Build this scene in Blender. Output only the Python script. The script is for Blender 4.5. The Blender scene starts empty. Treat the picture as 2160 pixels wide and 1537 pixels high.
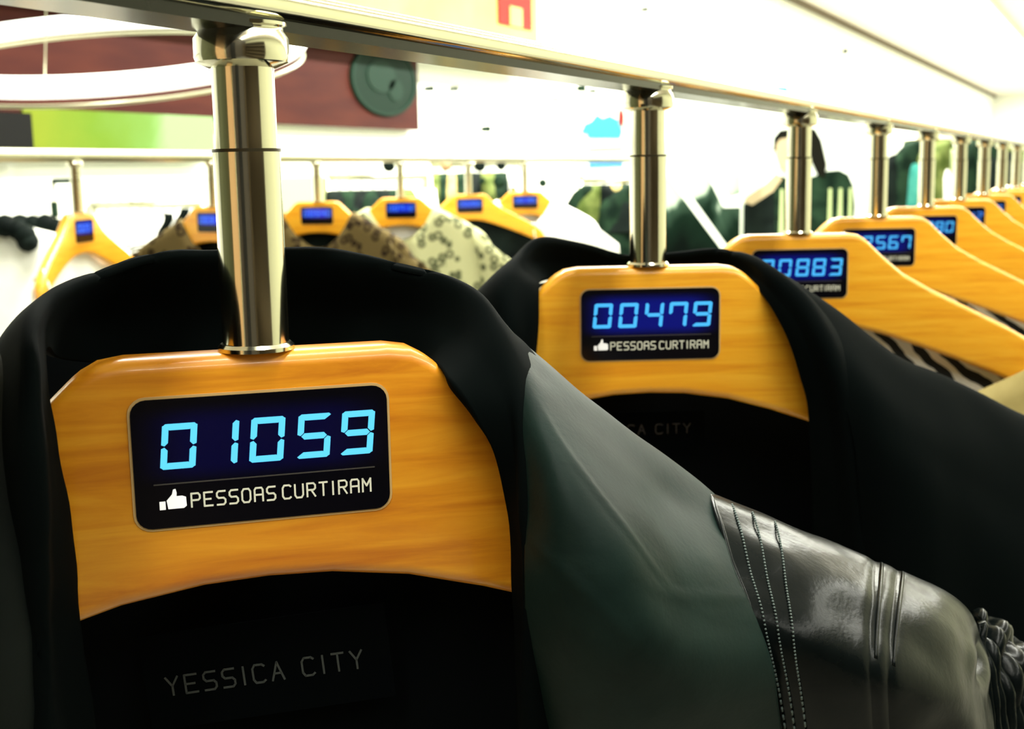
import bpy, bmesh, math, random
import numpy as np
from mathutils import Vector, Matrix, noise
random.seed(7)
sc = bpy.context.scene
C = sc.collection
PI = math.pi

# ---------------------------------------------------------------- camera
W_, H_, F_ = 2160.0, 1537.0, 2600.0
CX, CY = W_/2, H_/2
railc = np.array([2390-CX, CY-342, F_]); railc /= np.linalg.norm(railc)          # world +Y (along the rail) in camera axes right, up, forward
dx = 300.0; dy = (F_*F_ + 1310*dx)/(CY-342)
downc = np.array([dx, -dy, F_]); downc /= np.linalg.norm(downc)
upc = -downc
xc = np.cross(railc, upc)
if xc[0] < 0: xc = -xc
xc /= np.linalg.norm(xc)
Mw = np.array([xc, railc, upc])          # rows: world axes in (right, up, forward)
CR, CU, CF = Mw[:, 0], Mw[:, 1], Mw[:, 2]   # camera right / up / forward in world
CAM = np.array([0.0, 0.0, 1.45])
def at(px, py, Z):
    return Vector(CAM + Z*(CF + CR*(px-CX)/F_ + CU*(CY-py)/F_))
def on_x(px, py, X):
    d = CF + CR*(px-CX)/F_ + CU*(CY-py)/F_
    return Vector(CAM + d*(X/d[0]))
def depth(p): return float((np.array(p)-CAM) @ CF)
def pix(p):
    d = np.array(p)-CAM; Z = d @ CF
    return CX+F_*(d @ CR)/Z, CY-F_*(d @ CU)/Z
cam = bpy.data.cameras.new('camera'); cam.sensor_width = 36; cam.lens = 36*F_/W_
cam.clip_start = .01; cam.clip_end = 200
cam.dof.use_dof = True; cam.dof.focus_distance = .41; cam.dof.aperture_fstop = 22
co = bpy.data.objects.new('camera', cam); C.objects.link(co); sc.camera = co
co.matrix_world = Matrix(((CR[0], CU[0], -CF[0], CAM[0]), (CR[1], CU[1], -CF[1], CAM[1]), (CR[2], CU[2], -CF[2], CAM[2]), (0, 0, 0, 1)))

# ---------------------------------------------------------------- world, lights, exposure
wd = bpy.data.worlds.new('world'); sc.world = wd; wd.use_nodes = True
wd.node_tree.nodes['Background'].inputs[0].default_value = (1, .98, .9, 1)
wd.node_tree.nodes['Background'].inputs[1].default_value = .3
sc.view_settings.view_transform = 'Standard'; sc.view_settings.look = 'None'
sc.view_settings.exposure = 0.0; sc.view_settings.gamma = 1; sc.view_settings.use_curve_mapping = False
WALLX, CEIL, RIGHTX, BACKY, FARY = -4.0, 3.60, 3.4, -3.0, 42.0
def area(name, loc, sx, sy, power, col=(.99, 1, .885), rot=(0, 0, 0)):
    l = bpy.data.lights.new(name, 'AREA'); l.shape = 'RECTANGLE'; l.size = sx; l.size_y = sy; l.energy = power; l.color = col
    o = bpy.data.objects.new(name, l); C.objects.link(o); o.location = loc; o.rotation_euler = rot
    return o
STRIPS = [(-1.9, 3600), (.2, 900), (2.1, 900)]
for sx_, pw in STRIPS:
    area('strip_light', (sx_, 20.75 if sx_ < 0 else 18.7, CEIL-.09), .22, 38.5 if sx_ < 0 else 42.6, pw)

# ---------------------------------------------------------------- materials
def sock(n, *names):
    for k in names:
        if k in n.inputs: return n.inputs[k]
def mat(name, col, rough=.5, metal=0.0, spec=.5, emis=None, estr=0.0, sheen=0.0, coat=0.0):
    m = bpy.data.materials.new(name); m.use_nodes = True
    b = m.node_tree.nodes['Principled BSDF']
    b.inputs['Base Color'].default_value = (*col, 1); b.inputs['Roughness'].default_value = rough
    b.inputs['Metallic'].default_value = metal
    b.inputs['Specular IOR Level'].default_value = spec
    if coat: b.inputs['Coat Weight'].default_value = coat
    if sheen: b.inputs['Sheen Weight'].default_value = sheen
    if emis: b.inputs['Emission Color'].default_value = (*emis, 1); b.inputs['Emission Strength'].default_value = estr
    return m
def nt(m):
    t = m.node_tree; return t, t.nodes, t.links, t.nodes['Principled BSDF']
def coords(m, scale=(1, 1, 1), kind='Object'):
    t, N, L, b = nt(m)
    tc = N.new('ShaderNodeTexCoord'); mp = N.new('ShaderNodeMapping'); L.new(tc.outputs[kind], mp.inputs[0])
    mp.inputs['Scale'].default_value = scale
    return mp.outputs[0]
def ramp(m, fac, stops, inter='LINEAR'):
    t, N, L, b = nt(m)
    r = N.new('ShaderNodeValToRGB'); r.color_ramp.interpolation = inter
    while len(r.color_ramp.elements) < len(stops): r.color_ramp.elements.new(.5)
    for e, (p, c) in zip(r.color_ramp.elements, stops): e.position = p; e.color = (*c, 1)
    L.new(fac, r.inputs[0]); return r.outputs[0]
def noise_node(m, vec, scale, detail=3, rough=.5, dist=0):
    t, N, L, b = nt(m)
    n = N.new('ShaderNodeTexNoise'); n.inputs['Scale'].default_value = scale; n.inputs['Detail'].default_value = detail
    n.inputs['Roughness'].default_value = rough; n.inputs['Distortion'].default_value = dist
    L.new(vec, n.inputs['Vector']); return n.outputs[0]
def bump(m, h, strength, dist=.001):
    t, N, L, b = nt(m)
    bp = N.new('ShaderNodeBump'); bp.inputs['Strength'].default_value = strength; bp.inputs['Distance'].default_value = dist
    L.new(h, bp.inputs['Height']); L.new(bp.outputs[0], b.inputs['Normal'])

wood = mat('wood', (.8, .4, .06), .33, coat=.25)
v = coords(wood, (5, 40, 75)); g = noise_node(wood, v, 2.2, 6, .6, .6)
nt(wood)[2].new(ramp(wood, g, [(.25, (.72, .27, .010)), (.5, (.84, .38, .018)), (.75, (.92, .48, .035))]), nt(wood)[3].inputs['Base Color'])
bump(wood, g, .10, .0006)
wood_shaded = mat('shaded_wood', (.5, .18, .02), .35, coat=.25)  # darker copy of the wood: shade on the nearest hanger put into the colour
v = coords(wood_shaded, (6, 40, 70)); g = noise_node(wood_shaded, v, 2.0, 6, .6, .6)
nt(wood_shaded)[2].new(ramp(wood_shaded, g, [(.27, (.52, .15, .006)), (.5, (.70, .26, .010)), (.75, (.84, .38, .022))]), nt(wood_shaded)[3].inputs['Base Color'])
bump(wood_shaded, g, .10, .0006)
chrome = mat('chrome', (.80, .78, .62), .13, 1.0)
v = coords(chrome, (60, 60, 3)); bump(chrome, noise_node(chrome, v, 3, 2), .05, .0005)
steel = mat('pale_steel', (.62, .62, .45), .3, 1.0)
joint = mat('dark_joint', (.05, .04, .02), .4, .6)
def leather(name, lo, hi, rough, b):
    m = mat(name, lo, rough, spec=.45)
    v = coords(m, (1, 1, 1)); n1 = noise_node(m, v, 420, 3, .6); n2 = noise_node(m, v, 26, 4, .6, .4)
    nt(m)[2].new(ramp(m, n2, [(.3, lo), (.75, hi)]), nt(m)[3].inputs['Base Color'])
    t, N, L, bb = nt(m)
    ad = N.new('ShaderNodeMath'); ad.operation = 'MULTIPLY_ADD'; L.new(n1, ad.inputs[0]); ad.inputs[1].default_value = .35; L.new(n2, ad.inputs[2])
    bump(m, ad.outputs[0], b, .003)
    return m
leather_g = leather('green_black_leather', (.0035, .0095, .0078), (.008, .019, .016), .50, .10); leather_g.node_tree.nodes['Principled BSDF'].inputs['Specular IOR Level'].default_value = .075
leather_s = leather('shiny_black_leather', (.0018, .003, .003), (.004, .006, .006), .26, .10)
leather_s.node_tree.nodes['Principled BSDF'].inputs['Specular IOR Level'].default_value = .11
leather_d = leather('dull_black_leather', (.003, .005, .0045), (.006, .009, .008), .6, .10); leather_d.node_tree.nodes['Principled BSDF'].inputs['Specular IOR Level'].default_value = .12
cloth_blk = mat('black_cloth', (.0011, .0022, .0022), .9, spec=.03)
lining_m = mat('black_lining', (.0011, .0018, .0022), .8, spec=.03)
stitch_m = mat('stitch_thread', (.06, .085, .08), .6)
label_txt = mat('woven_lettering', (.05, .057, .054), .7, spec=.1)
label_m = mat('label_cloth', (.0009, .0015, .0018), .8, spec=.02)
bezel_m = mat('display_rim', (.62, .40, .16), .4)
blackgloss = mat('black_gloss', (.003, .003, .005), .08)
def screen_mat(name, col, k):
    m = mat(name, (.002, .002, .004), .12, spec=.35)
    t, N, L, b = nt(m)
    tc = N.new('ShaderNodeTexCoord'); sp = N.new('ShaderNodeSeparateXYZ'); L.new(tc.outputs['Object'], sp.inputs[0])
    def fall(o, c, w):
        a = N.new('ShaderNodeMath'); a.operation = 'SUBTRACT'; L.new(o, a.inputs[0]); a.inputs[1].default_value = c
        q = N.new('ShaderNodeMath'); q.operation = 'ABSOLUTE'; L.new(a.outputs[0], q.inputs[0])
        r = N.new('ShaderNodeMapRange'); r.interpolation_type = 'SMOOTHERSTEP'; L.new(q.outputs[0], r.inputs[0])
        r.inputs[1].default_value = w*.45; r.inputs[2].default_value = w*1.15; r.inputs[3].default_value = 1; r.inputs[4].default_value = 0
        return r.outputs[0]
    mu = N.new('ShaderNodeMath'); mu.operation = 'MULTIPLY'; L.new(fall(sp.outputs[0], 0, .040), mu.inputs[0]); L.new(fall(sp.outputs[2], .006, .013), mu.inputs[1])
    m2 = N.new('ShaderNodeMath'); m2.operation = 'MULTIPLY'; L.new(mu.outputs[0], m2.inputs[0]); m2.inputs[1].default_value = k
    b.inputs['Emission Color'].default_value = (*col, 1); L.new(m2.outputs[0], b.inputs['Emission Strength'])
    return m
screen_near = screen_mat('screen_dim_glow', (.01, .01, 1), .022)
screen_mid = screen_mat('screen_blue_glow', (.01, .03, 1), .17)
screen_far = screen_mat('screen_strong_glow', (.01, .05, 1), .8)
digit_near = mat('lit_digit', (.01, .02, .03), .4, emis=(.11, .66, 1.0), estr=1.15)
digit_mid = mat('lit_digit_blue', (.01, .02, .03), .4, emis=(.06, .50, 1.0), estr=1.1)
digit_far = mat('lit_digit_soft', (.01, .02, .03), .4, emis=(.04, .25, 1.0), estr=1.0)
caption_m = mat('caption_print', (.62, .62, .50), .5, emis=(.62, .62, .5), estr=.25)
icon_m = mat('icon_print', (.9, .9, .88), .5, emis=(.9, .9, .9), estr=.4)
line_m = mat('divider_print', (.05, .045, .04), .5)

white_wall = mat('white_wall', (.93, .95, .88), .8)
dark_wall = mat('dark_brown_wall', (.05, .04, .03), .7); right_m = mat('olive_wall', (.42, .42, .30), .8)
cream = mat('cream_ceiling', (.92, .84, .74), .8)
floor_m = mat('grey_floor', (.2, .19, .16), .35)
v = coords(floor_m, (1, 1, 1)); nt(floor_m)[2].new(ramp(floor_m, noise_node(floor_m, v, 6, 4), [(.3, (.17, .16, .13)), (.7, (.23, .22, .18))]), nt(floor_m)[3].inputs['Base Color'])
trim_m = mat('brown_trim', (.12, .085, .045), .6)
maroon = mat('maroon_board', (.075, .018, .014), .5)
v = coords(maroon, (.8, .8, 5)); nt(maroon)[2].new(ramp(maroon, noise_node(maroon, v, 3, 3), [(.3, (.042, .010, .009)), (.7, (.066, .016, .011))]), nt(maroon)[3].inputs['Base Color'])
emblem_g = mat('emblem_green', (.0045, .017, .010), .5)
emblem_l = mat('emblem_pale_green', (.010, .028, .018), .5)
def plain_noise(name, a, b_, scale=8, rough=.7, sc_=(1, 1, 1)):
    m = mat(name, a, rough); v = coords(m, sc_)
    nt(m)[2].new(ramp(m, noise_node(m, v, scale, 3), [(.35, a), (.65, b_)]), nt(m)[3].inputs['Base Color']); return m
lime = mat('lime_banner', (.30, .42, .05), .6)
t, N, L, b = nt(lime)
tc = N.new('ShaderNodeTexCoord'); sp = N.new('ShaderNodeSeparateXYZ'); L.new(tc.outputs['Object'], sp.inputs[0])
nz = noise_node(lime, tc.outputs['Object'], 4, 3, .6, .5)
ad = N.new('ShaderNodeMath'); ad.operation = 'MULTIPLY_ADD'; L.new(nz, ad.inputs[0]); ad.inputs[1].default_value = .35; L.new(sp.outputs[1], ad.inputs[2])
L.new(ramp(lime, ad.outputs[0], [(.1, (.17, .20, .018)), (.6, (.105, .18, .018)), (.85, (.12, .22, .05)), (1.0, (.22, .34, .16))]), b.inputs['Base Color'])
black_m = mat('matt_black', (.008, .008, .008), .6)
pale_lime = plain_noise('pale_lime_board', (.30, .38, .10), (.38, .45, .14), 2)
red_m = mat('red_logo', (.24, .018, .012), .6, spec=.1)
white_m = mat('white_paint', (.9, .9, .86), .6)
offwhite_cloth = plain_noise('white_cloth', (.82, .84, .76), (.92, .92, .86), 10, .85)
pale_green_m = mat('pale_green_paint', (.42, .52, .24), .7)
cyan_m = mat('cyan_print', (.03, .55, .68), .5)
blue_m = mat('blue_print', (.05, .25, .6), .5)
poster_w = mat('poster_white', (.85, .92, .84), .6)
teal_m = plain_noise('teal_cloth', (.02, .16, .14), (.05, .24, .20), 10)
for m_ in (teal_m,): m_.node_tree.nodes['Principled BSDF'].inputs['Specular IOR Level'].default_value = .1
olive_m = plain_noise('olive_cloth', (.05, .075, .015), (.14, .17, .05), 14)
khaki_m = plain_noise('khaki_cloth', (.36, .28, .09), (.46, .37, .14), 30, .85)
darkgreen_m = plain_noise('dark_green_cloth', (.003, .010, .006), (.014, .034, .018), 14)
blackcloth2 = plain_noise('charcoal_cloth', (.002, .004, .0035), (.007, .012, .010), 14)
brown_m = plain_noise('brown_panel', (.34, .19, .09), (.44, .27, .13), 4)
olive_panel = plain_noise('olive_panel', (.045, .05, .018), (.07, .075, .03), 3)
lamp_m = mat('lamp_white', (.9, .9, .85), .5, emis=(1, .98, .9), estr=1.6)
diffuser_m = mat('lamp_diffuser', (.9, .9, .85), .5, emis=(1, .98, .9), estr=3)
skin_m = mat('poster_skin', (.42, .33, .20), .6)
hair_m = mat('poster_hair', (.006, .006, .004), .6, spec=.05)
def zebra_mat(name, scale, dist, a=(.9, .9, .84), b_=(.006, .008, .008), sc_=(1, 1, 1)):
    m = mat(name, a, .8); t, N, L, b = nt(m); v = coords(m, sc_)
    w = N.new('ShaderNodeTexWave'); w.wave_type = 'BANDS'; w.bands_direction = 'DIAGONAL'; w.inputs['Scale'].default_value = scale
    w.inputs['Distortion'].default_value = dist; w.inputs['Detail'].default_value = 1.5; w.inputs['Detail Scale'].default_value = 1.2
    L.new(v, w.inputs['Vector'])
    L.new(ramp(m, w.outputs['Fac'], [(.50, b_), (.62, a)]), b.inputs['Base Color']); return m
zebra = zebra_mat('zebra_cloth', 34, 3.5)
def leopard_mat(name, ground, spot, scale):
    m = mat(name, ground, .85); t, N, L, b = nt(m); v = coords(m)
    vo = N.new('ShaderNodeTexVoronoi'); vo.inputs['Scale'].default_value = scale; L.new(v, vo.inputs['Vector'])
    L.new(ramp(m, vo.outputs['Distance'], [(.12, ground), (.22, spot), (.36, spot), (.46, ground)]), b.inputs['Base Color']); return m
leopard_br = leopard_mat('brown_leopard_cloth', (.11, .08, .03), (.02, .012, .006), 42)
leopard_ol = leopard_mat('olive_leopard_cloth', (.46, .46, .24), (.07, .08, .03), 36)

for m_ in (darkgreen_m, blackcloth2, olive_m, maroon, emblem_g, emblem_l, lime, black_m, leopard_br): m_.node_tree.nodes['Principled BSDF'].inputs['Specular IOR Level'].default_value = .06
# ---------------------------------------------------------------- helpers
def link_mesh(name, me, m, parent=None, smooth=False):
    o = bpy.data.objects.new(name, me); C.objects.link(o)
    if m is not None: me.materials.append(m)
    if smooth:
        for p in me.polygons: p.use_smooth = True
    if parent is not None: o.parent = parent
    return o
def obj(name, bm, m, parent=None, smooth=False):
    bmesh.ops.recalc_face_normals(bm, faces=bm.faces[:])
    me = bpy.data.meshes.new(name); bm.to_mesh(me); bm.free()
    return link_mesh(name, me, m, parent, smooth)
def tag(o, label, cat, group=None, kind=None):
    if label: o['label'] = label
    if cat: o['category'] = cat
    if group: o['group'] = group
    if kind: o['kind'] = kind
    return o
def thing(name, loc, rz, label, cat, group=None):
    o = bpy.data.objects.new(name, None); C.objects.link(o); o.location = loc; o.rotation_euler = (0, 0, rz); o.empty_display_size = .05
    return tag(o, label, cat, group)
def box(bm, c, s, M=None):
    r = bmesh.ops.create_cube(bm, size=1); vs = r['verts']
    bmesh.ops.scale(bm, vec=s, verts=vs); bmesh.ops.translate(bm, vec=c, verts=vs)
    if M is not None: bmesh.ops.transform(bm, matrix=M, verts=vs)
    return vs
def boxobj(name, c, s, m, parent=None, bev=0):
    bm = bmesh.new(); box(bm, c, s)
    if bev: bmesh.ops.bevel(bm, geom=bm.edges[:], offset=bev, segments=2, affect='EDGES')
    return obj(name, bm, m, parent)
def struct(name, c, s, m):
    o = boxobj(name, c, s, m); o['kind'] = 'structure'; return o
def lathe(name, prof, m, parent=None, n=40, loc=(0, 0, 0), smooth=True):
    bm = bmesh.new(); rings = []
    for r, z in prof:
        rings.append([bm.verts.new((loc[0]+r*math.cos(2*PI*i/n), loc[1]+r*math.sin(2*PI*i/n), loc[2]+z)) for i in range(n)])
    for a, b_ in zip(rings, rings[1:]):
        for i in range(n): bm.faces.new((a[i], a[(i+1) % n], b_[(i+1) % n], b_[i]))
    bm.faces.new(rings[0]); bm.faces.new(rings[-1])
    o = obj(name, bm, m, parent, smooth)
    if smooth:
        md = o.modifiers.new('edge', 'EDGE_SPLIT'); md.split_angle = math.radians(40)
    return o
def tube_into(bm, pts, r, n=8, closed=False, rz=None):
    pts = [Vector(p) for p in pts]; rings = []
    for i, p in enumerate(pts):
        a = pts[i-1] if (i > 0 or closed) else pts[i]; b_ = pts[(i+1) % len(pts)] if (i < len(pts)-1 or closed) else pts[i]
        t_ = (b_-a).normalized(); up = Vector((0, 0, 1)) if abs(t_.z) < .9 else Vector((1, 0, 0))
        s = t_.cross(up).normalized(); u = s.cross(t_).normalized()
        rings.append([bm.verts.new(p + s*r*math.cos(2*PI*k/n) + u*(rz or r)*math.sin(2*PI*k/n)) for k in range(n)])
    prs = list(zip(rings, rings[1:])) + ([(rings[-1], rings[0])] if closed else [])
    for a, b_ in prs:
        for k in range(n): bm.faces.new((a[k], a[(k+1) % n], b_[(k+1) % n], b_[k]))
    if not closed: bm.faces.new(rings[0]); bm.faces.new(rings[-1])
def tube(name, pts, r, m, parent=None, n=8, closed=False, rz=None):
    bm = bmesh.new(); tube_into(bm, pts, r, n, closed, rz); return obj(name, bm, m, parent, True)
def cr(p0, p1, p2, p3, t_):
    return .5*((2*p1)+(-p0+p2)*t_+(2*p0-5*p1+4*p2-p3)*t_*t_+(-p0+3*p1-3*p2+p3)*t_**3)
def crv(P, u):
    n = len(P)-1; x = min(max(u, 0), 1)*n; i = min(int(x), n-1); t_ = x-i
    return cr(P[max(i-1, 0)], P[i], P[i+1], P[min(i+2, n)], t_)
class Patch:
    """a cloth surface through a grid of control points (rows of columns)"""
    def __init__(s, rows): s.g = np.array(rows, float)
    def ev(s, u, v_):
        return Vector(crv(np.array([crv(r, u) for r in s.g]), v_))
    def nrm(s, u, v_):
        e = .004; a = s.ev(min(u+e, 1), v_)-s.ev(max(u-e, 0), v_); b_ = s.ev(u, min(v_+e, 1))-s.ev(u, max(v_-e, 0))
        n = a.cross(b_).normalized(); d = Vector(CAM)-s.ev(u, v_)
        return n if n.dot(d) > 0 else -n
    def mesh(s, name, m, parent, nu=70, nv=40, thick=.0025, wr=0.0, wsc=12, seed=0, wfun=None):
        g = s.g
        def res(P, n): return np.array([crv(P, i/n) for i in range(n+1)])
        G = np.array([res(r, nu) for r in g]); G = np.array([res(G[:, j], nv) for j in range(nu+1)])   # [u][v]
        vs = []; org = np.array(parent.matrix_world.translation) if False else np.zeros(3)
        gu = np.gradient(G, axis=0); gv = np.gradient(G, axis=1); nn = np.cross(gu, gv); nn /= (np.linalg.norm(nn, axis=2, keepdims=True)+1e-12)
        for j in range(nu+1):
            for i in range(nv+1):
                p = Vector(G[j, i]); w = 0
                if wr: w += wr*noise.fractal((p*wsc)+Vector((seed, 0, 0)), .6, 2.0, 3)
                if wfun: w += wfun(j/nu, i/nv, p)
                vs.append(p+Vector(nn[j, i])*w)
        fs = [(j*(nv+1)+i, (j+1)*(nv+1)+i, (j+1)*(nv+1)+i+1, j*(nv+1)+i+1) for j in range(nu) for i in range(nv)]
        me = bpy.data.meshes.new(name); inv = parent.matrix_basis.inverted() if parent is not None else Matrix()
        me.from_pydata([inv @ q for q in vs], [], fs)
        o = link_mesh(name, me, m, parent, True)
        if thick:
            md = o.modifiers.new('thickness', 'SOLIDIFY'); md.thickness = thick; md.offset = 0
        return o
def extr(bm, poly, y0, y1, M=None):
    """prism: polygon in local x, z, from y0 to y1"""
    a = [bm.verts.new((x, y0, z)) for x, z in poly]; b_ = [bm.verts.new((x, y1, z)) for x, z in poly]
    n = len(poly); bm.faces.new(a); bm.faces.new(list(reversed(b_)))
    for i in range(n): bm.faces.new((a[i], b_[i], b_[(i+1) % n], a[(i+1) % n]))
    if M is not None: bmesh.ops.transform(bm, matrix=M, verts=a+b_)
def rrect(w, h, r, n=5):
    P = []
    for cx, cz, a0 in ((w/2-r, h/2-r, 0), (-w/2+r, h/2-r, 90), (-w/2+r, -h/2+r, 180), (w/2-r, -h/2+r, 270)):
        for i in range(n+1):
            a = math.radians(a0+90*i/n); P.append((cx+r*math.cos(a), cz+r*math.sin(a)))
    return P

# ---- stroke lettering
GL = {'P': [[(0, 0), (0, 1), (.8, 1), (1, .85), (1, .62), (.8, .5), (0, .5)]], 'E': [[(1, 0), (0, 0), (0, 1), (1, 1)], [(0, .5), (.8, .5)]],
      'S': [[(0, .0), (.8, 0), (1, .14), (1, .36), (.8, .5), (.2, .5), (0, .64), (0, .86), (.2, 1), (1, 1)]],
      'O': [[(.2, 0), (.8, 0), (1, .2), (1, .8), (.8, 1), (.2, 1), (0, .8), (0, .2), (.2, 0)]],
      'a': [[(0, 0), (0, .85), (.15, 1), (.85, 1), (1, .85), (1, 0)], [(0, .48), (1, .48)]],
      'A': [[(0, 0), (.5, 1), (1, 0)], [(.22, .38), (.78, .38)]],
      'C': [[(1, .9), (.8, 1), (.2, 1), (0, .8), (0, .2), (.2, 0), (.8, 0), (1, .1)]], 'U': [[(0, 1), (0, .2), (.2, 0), (.8, 0), (1, .2), (1, 1)]],
      'R': [[(0, 0), (0, 1), (.8, 1), (1, .85), (1, .62), (.8, .5), (0, .5)], [(.5, .5), (1, 0)]], 'T': [[(0, 1), (1, 1)], [(.5, 1), (.5, 0)]],
      'I': [[(.2, 0), (.2, 1)]], 'M': [[(0, 0), (0, 1), (.5, .45), (1, 1), (1, 0)]], 'Y': [[(0, 1), (.5, .5), (1, 1)], [(.5, .5), (.5, 0)]]}
def lettering(bm, text, x0, z0, w, h, pitch, sw, y0, y1, slant=0.0):
    x = x0
    for ch in text:
        for st in GL.get(ch, []):
            for (ax, az), (bx, bz) in zip(st, st[1:]):
                A = Vector((x+ax*w+slant*az*h, z0+az*h)); B = Vector((x+bx*w+slant*bz*h, z0+bz*h))
                d = (B-A).normalized(); n = Vector((-d.y, d.x))*sw/2; e = d*sw*.3
                extr(bm, [tuple(A-e+n), tuple(A-e-n), tuple(B+e-n), tuple(B+e+n)], y0, y1)
        x += pitch*(.62 if ch == 'I' else 1) if ch != ' ' else pitch*.65
    return x
SEG = {'0': 'abcdef', '1': 'bc', '2': 'abged', '3': 'abgcd', '4': 'fgbc', '5': 'afgcd', '6': 'afgedc', '7': 'abcf', '8': 'abcdefg', '9': 'abcdfg'}
def digit(bm, d, cx, cz, w, h, s, y0, y1, sl=.10):
    x0, x1 = -w/2, w/2; z0, zm, z1 = -h/2, 0, h/2; g = s*.12
    def hs(z, k):
        a, b_ = x0+g, x1-g
        if k == 0: return [(a+s*.5, z), (a+s, z-s/2), (b_-s, z-s/2), (b_-s*.5, z), (b_-s, z+s/2), (a+s, z+s/2)]
        if k > 0: return [(a+s*.35, z+s/2), (b_-s*.35, z+s/2), (b_-s*.05, z+s*.25), (b_-s, z-s/2), (a+s, z-s/2), (a+s*.05, z+s*.25)]
        return [(a+s*.35, z-s/2), (b_-s*.35, z-s/2), (b_-s*.05, z-s*.25), (b_-s, z+s/2), (a+s, z+s/2), (a+s*.05, z-s*.25)]
    def vsg(x, zl, zh, side):
        xo, xi = x, x-side*s
        return [(xo, zl+g+s*.2), (xo, zh-g-s*.2), (x-side*s*.5, zh-g), (xi, zh-g-s*.5), (xi, zl+g+s*.5), (x-side*s*.5, zl+g)]
    P = {'a': hs(z1-s/2, 1), 'g': hs(0, 0), 'd': hs(z0+s/2, -1), 'b': vsg(x1, zm, z1, 1), 'c': vsg(x1, z0, zm, 1), 'f': vsg(x0, zm, z1, -1), 'e': vsg(x0, z0, zm, -1)}
    for k in SEG[d]:
        poly = [(cx+x+sl*z, cz+z) for x, z in P[k]]
        extr(bm, poly, y0, y1)

# ---------------------------------------------------------------- room
RW = .15
struct('floor', ((WALLX+RIGHTX)/2, (BACKY+FARY)/2, -.05), (RIGHTX-WALLX+.4, FARY-BACKY+.4, .1), floor_m)
struct('ceiling', ((WALLX+RIGHTX)/2, (BACKY+FARY)/2, CEIL+.05), (RIGHTX-WALLX+.4, FARY-BACKY+.4, .1), cream)
struct('wall_left', (WALLX-.05, (BACKY+FARY)/2, CEIL/2), (.1, FARY-BACKY, CEIL), white_wall)
struct('wall_right', (RIGHTX+.05, (BACKY+FARY)/2, CEIL/2), (.1, FARY-BACKY, CEIL), right_m)
struct('wall_back', ((WALLX+RIGHTX)/2, BACKY-.05, CEIL/2), (RIGHTX-WALLX+.2, .1, CEIL), dark_wall)
struct('wall_far', ((WALLX+RIGHTX)/2, FARY+.05, CEIL/2), (RIGHTX-WALLX+.2, .1, CEIL), white_wall)
struct('trim_1', (WALLX+.03, (BACKY+FARY)/2, CEIL-.035), (.06, FARY-BACKY, .07), trim_m)
for i, (sx_, pw) in enumerate(STRIPS):
    t_ = thing('ceiling_light', (sx_, 20.75 if sx_ < 0 else 18.7, CEIL), 0, ['white strip light on the ceiling nearest the left wall', 'white strip light on the ceiling above the chrome rail', 'white strip light on the ceiling nearest the right wall'][i], 'light', 'strip lights on the ceiling')
    boxobj('housing', (0, 0, -.03), (.26, 38.6 if sx_ < 0 else 42.7, .06), white_m, t_)
    boxobj('diffuser', (0, 0, -.067), (.20, 38.5 if sx_ < 0 else 42.6, .014), diffuser_m, t_)

# unseen partitions, pillars and cabinets added behind the camera to shape reflections
t_ = thing('added_pillar', (-.75, -1.7, 0), math.radians(-20), 'brown timber upright added behind the photographer for the chrome to reflect', 'added_pillar')
boxobj('shaft', (0, 0, CEIL/2), (.75, .5, CEIL-.01), brown_m, t_); boxobj('plinth', (0, 0, .08), (.85, .6, .16), black_m, t_)
t_ = thing('added_partition', (-2.3, -1.5, 0), math.radians(-50), 'olive panel added behind the photographer for chrome and leather reflections', 'added_partition')
boxobj('panel', (0, 0, 1.4), (2.3, .06, 2.8), olive_panel, t_); boxobj('post', (-1.18, 0, 1.42), (.06, .08, 2.84), black_m, t_); boxobj('post', (1.18, 0, 1.42), (.06, .08, 2.84), black_m, t_)
t_ = thing('added_wardrobe', (.5, -2.2, 0), math.radians(6), 'tall black clothes cabinet added behind the photographer for dark streaks in the chrome', 'cabinet')
boxobj('body', (0, 0, 1.2), (.5, .5, 2.4), trim_m, t_); boxobj('door', (-.125, .26, 1.2), (.24, .02, 2.3), black_m, t_); boxobj('door', (.125, .26, 1.2), (.24, .02, 2.3), black_m, t_)

t_ = thing('added_shelving_unit', (2.95, -1.1, 0), 0, 'long brown shelving unit added unseen along the right wall to darken reflections', 'shelves')  # added out of view to darken what the leather reflects
boxobj('side', (0, -1.75, 1.3), (.8, .04, 2.6), trim_m, t_); boxobj('side', (0, 1.75, 1.3), (.8, .04, 2.6), trim_m, t_); boxobj('back_panel', (.38, 0, 1.3), (.03, 3.46, 2.6), trim_m, t_)
for q in range(6): boxobj('shelf', (-.02, 0, .1+.49*q), (.76, 3.44, .04), trim_m, t_)
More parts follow.
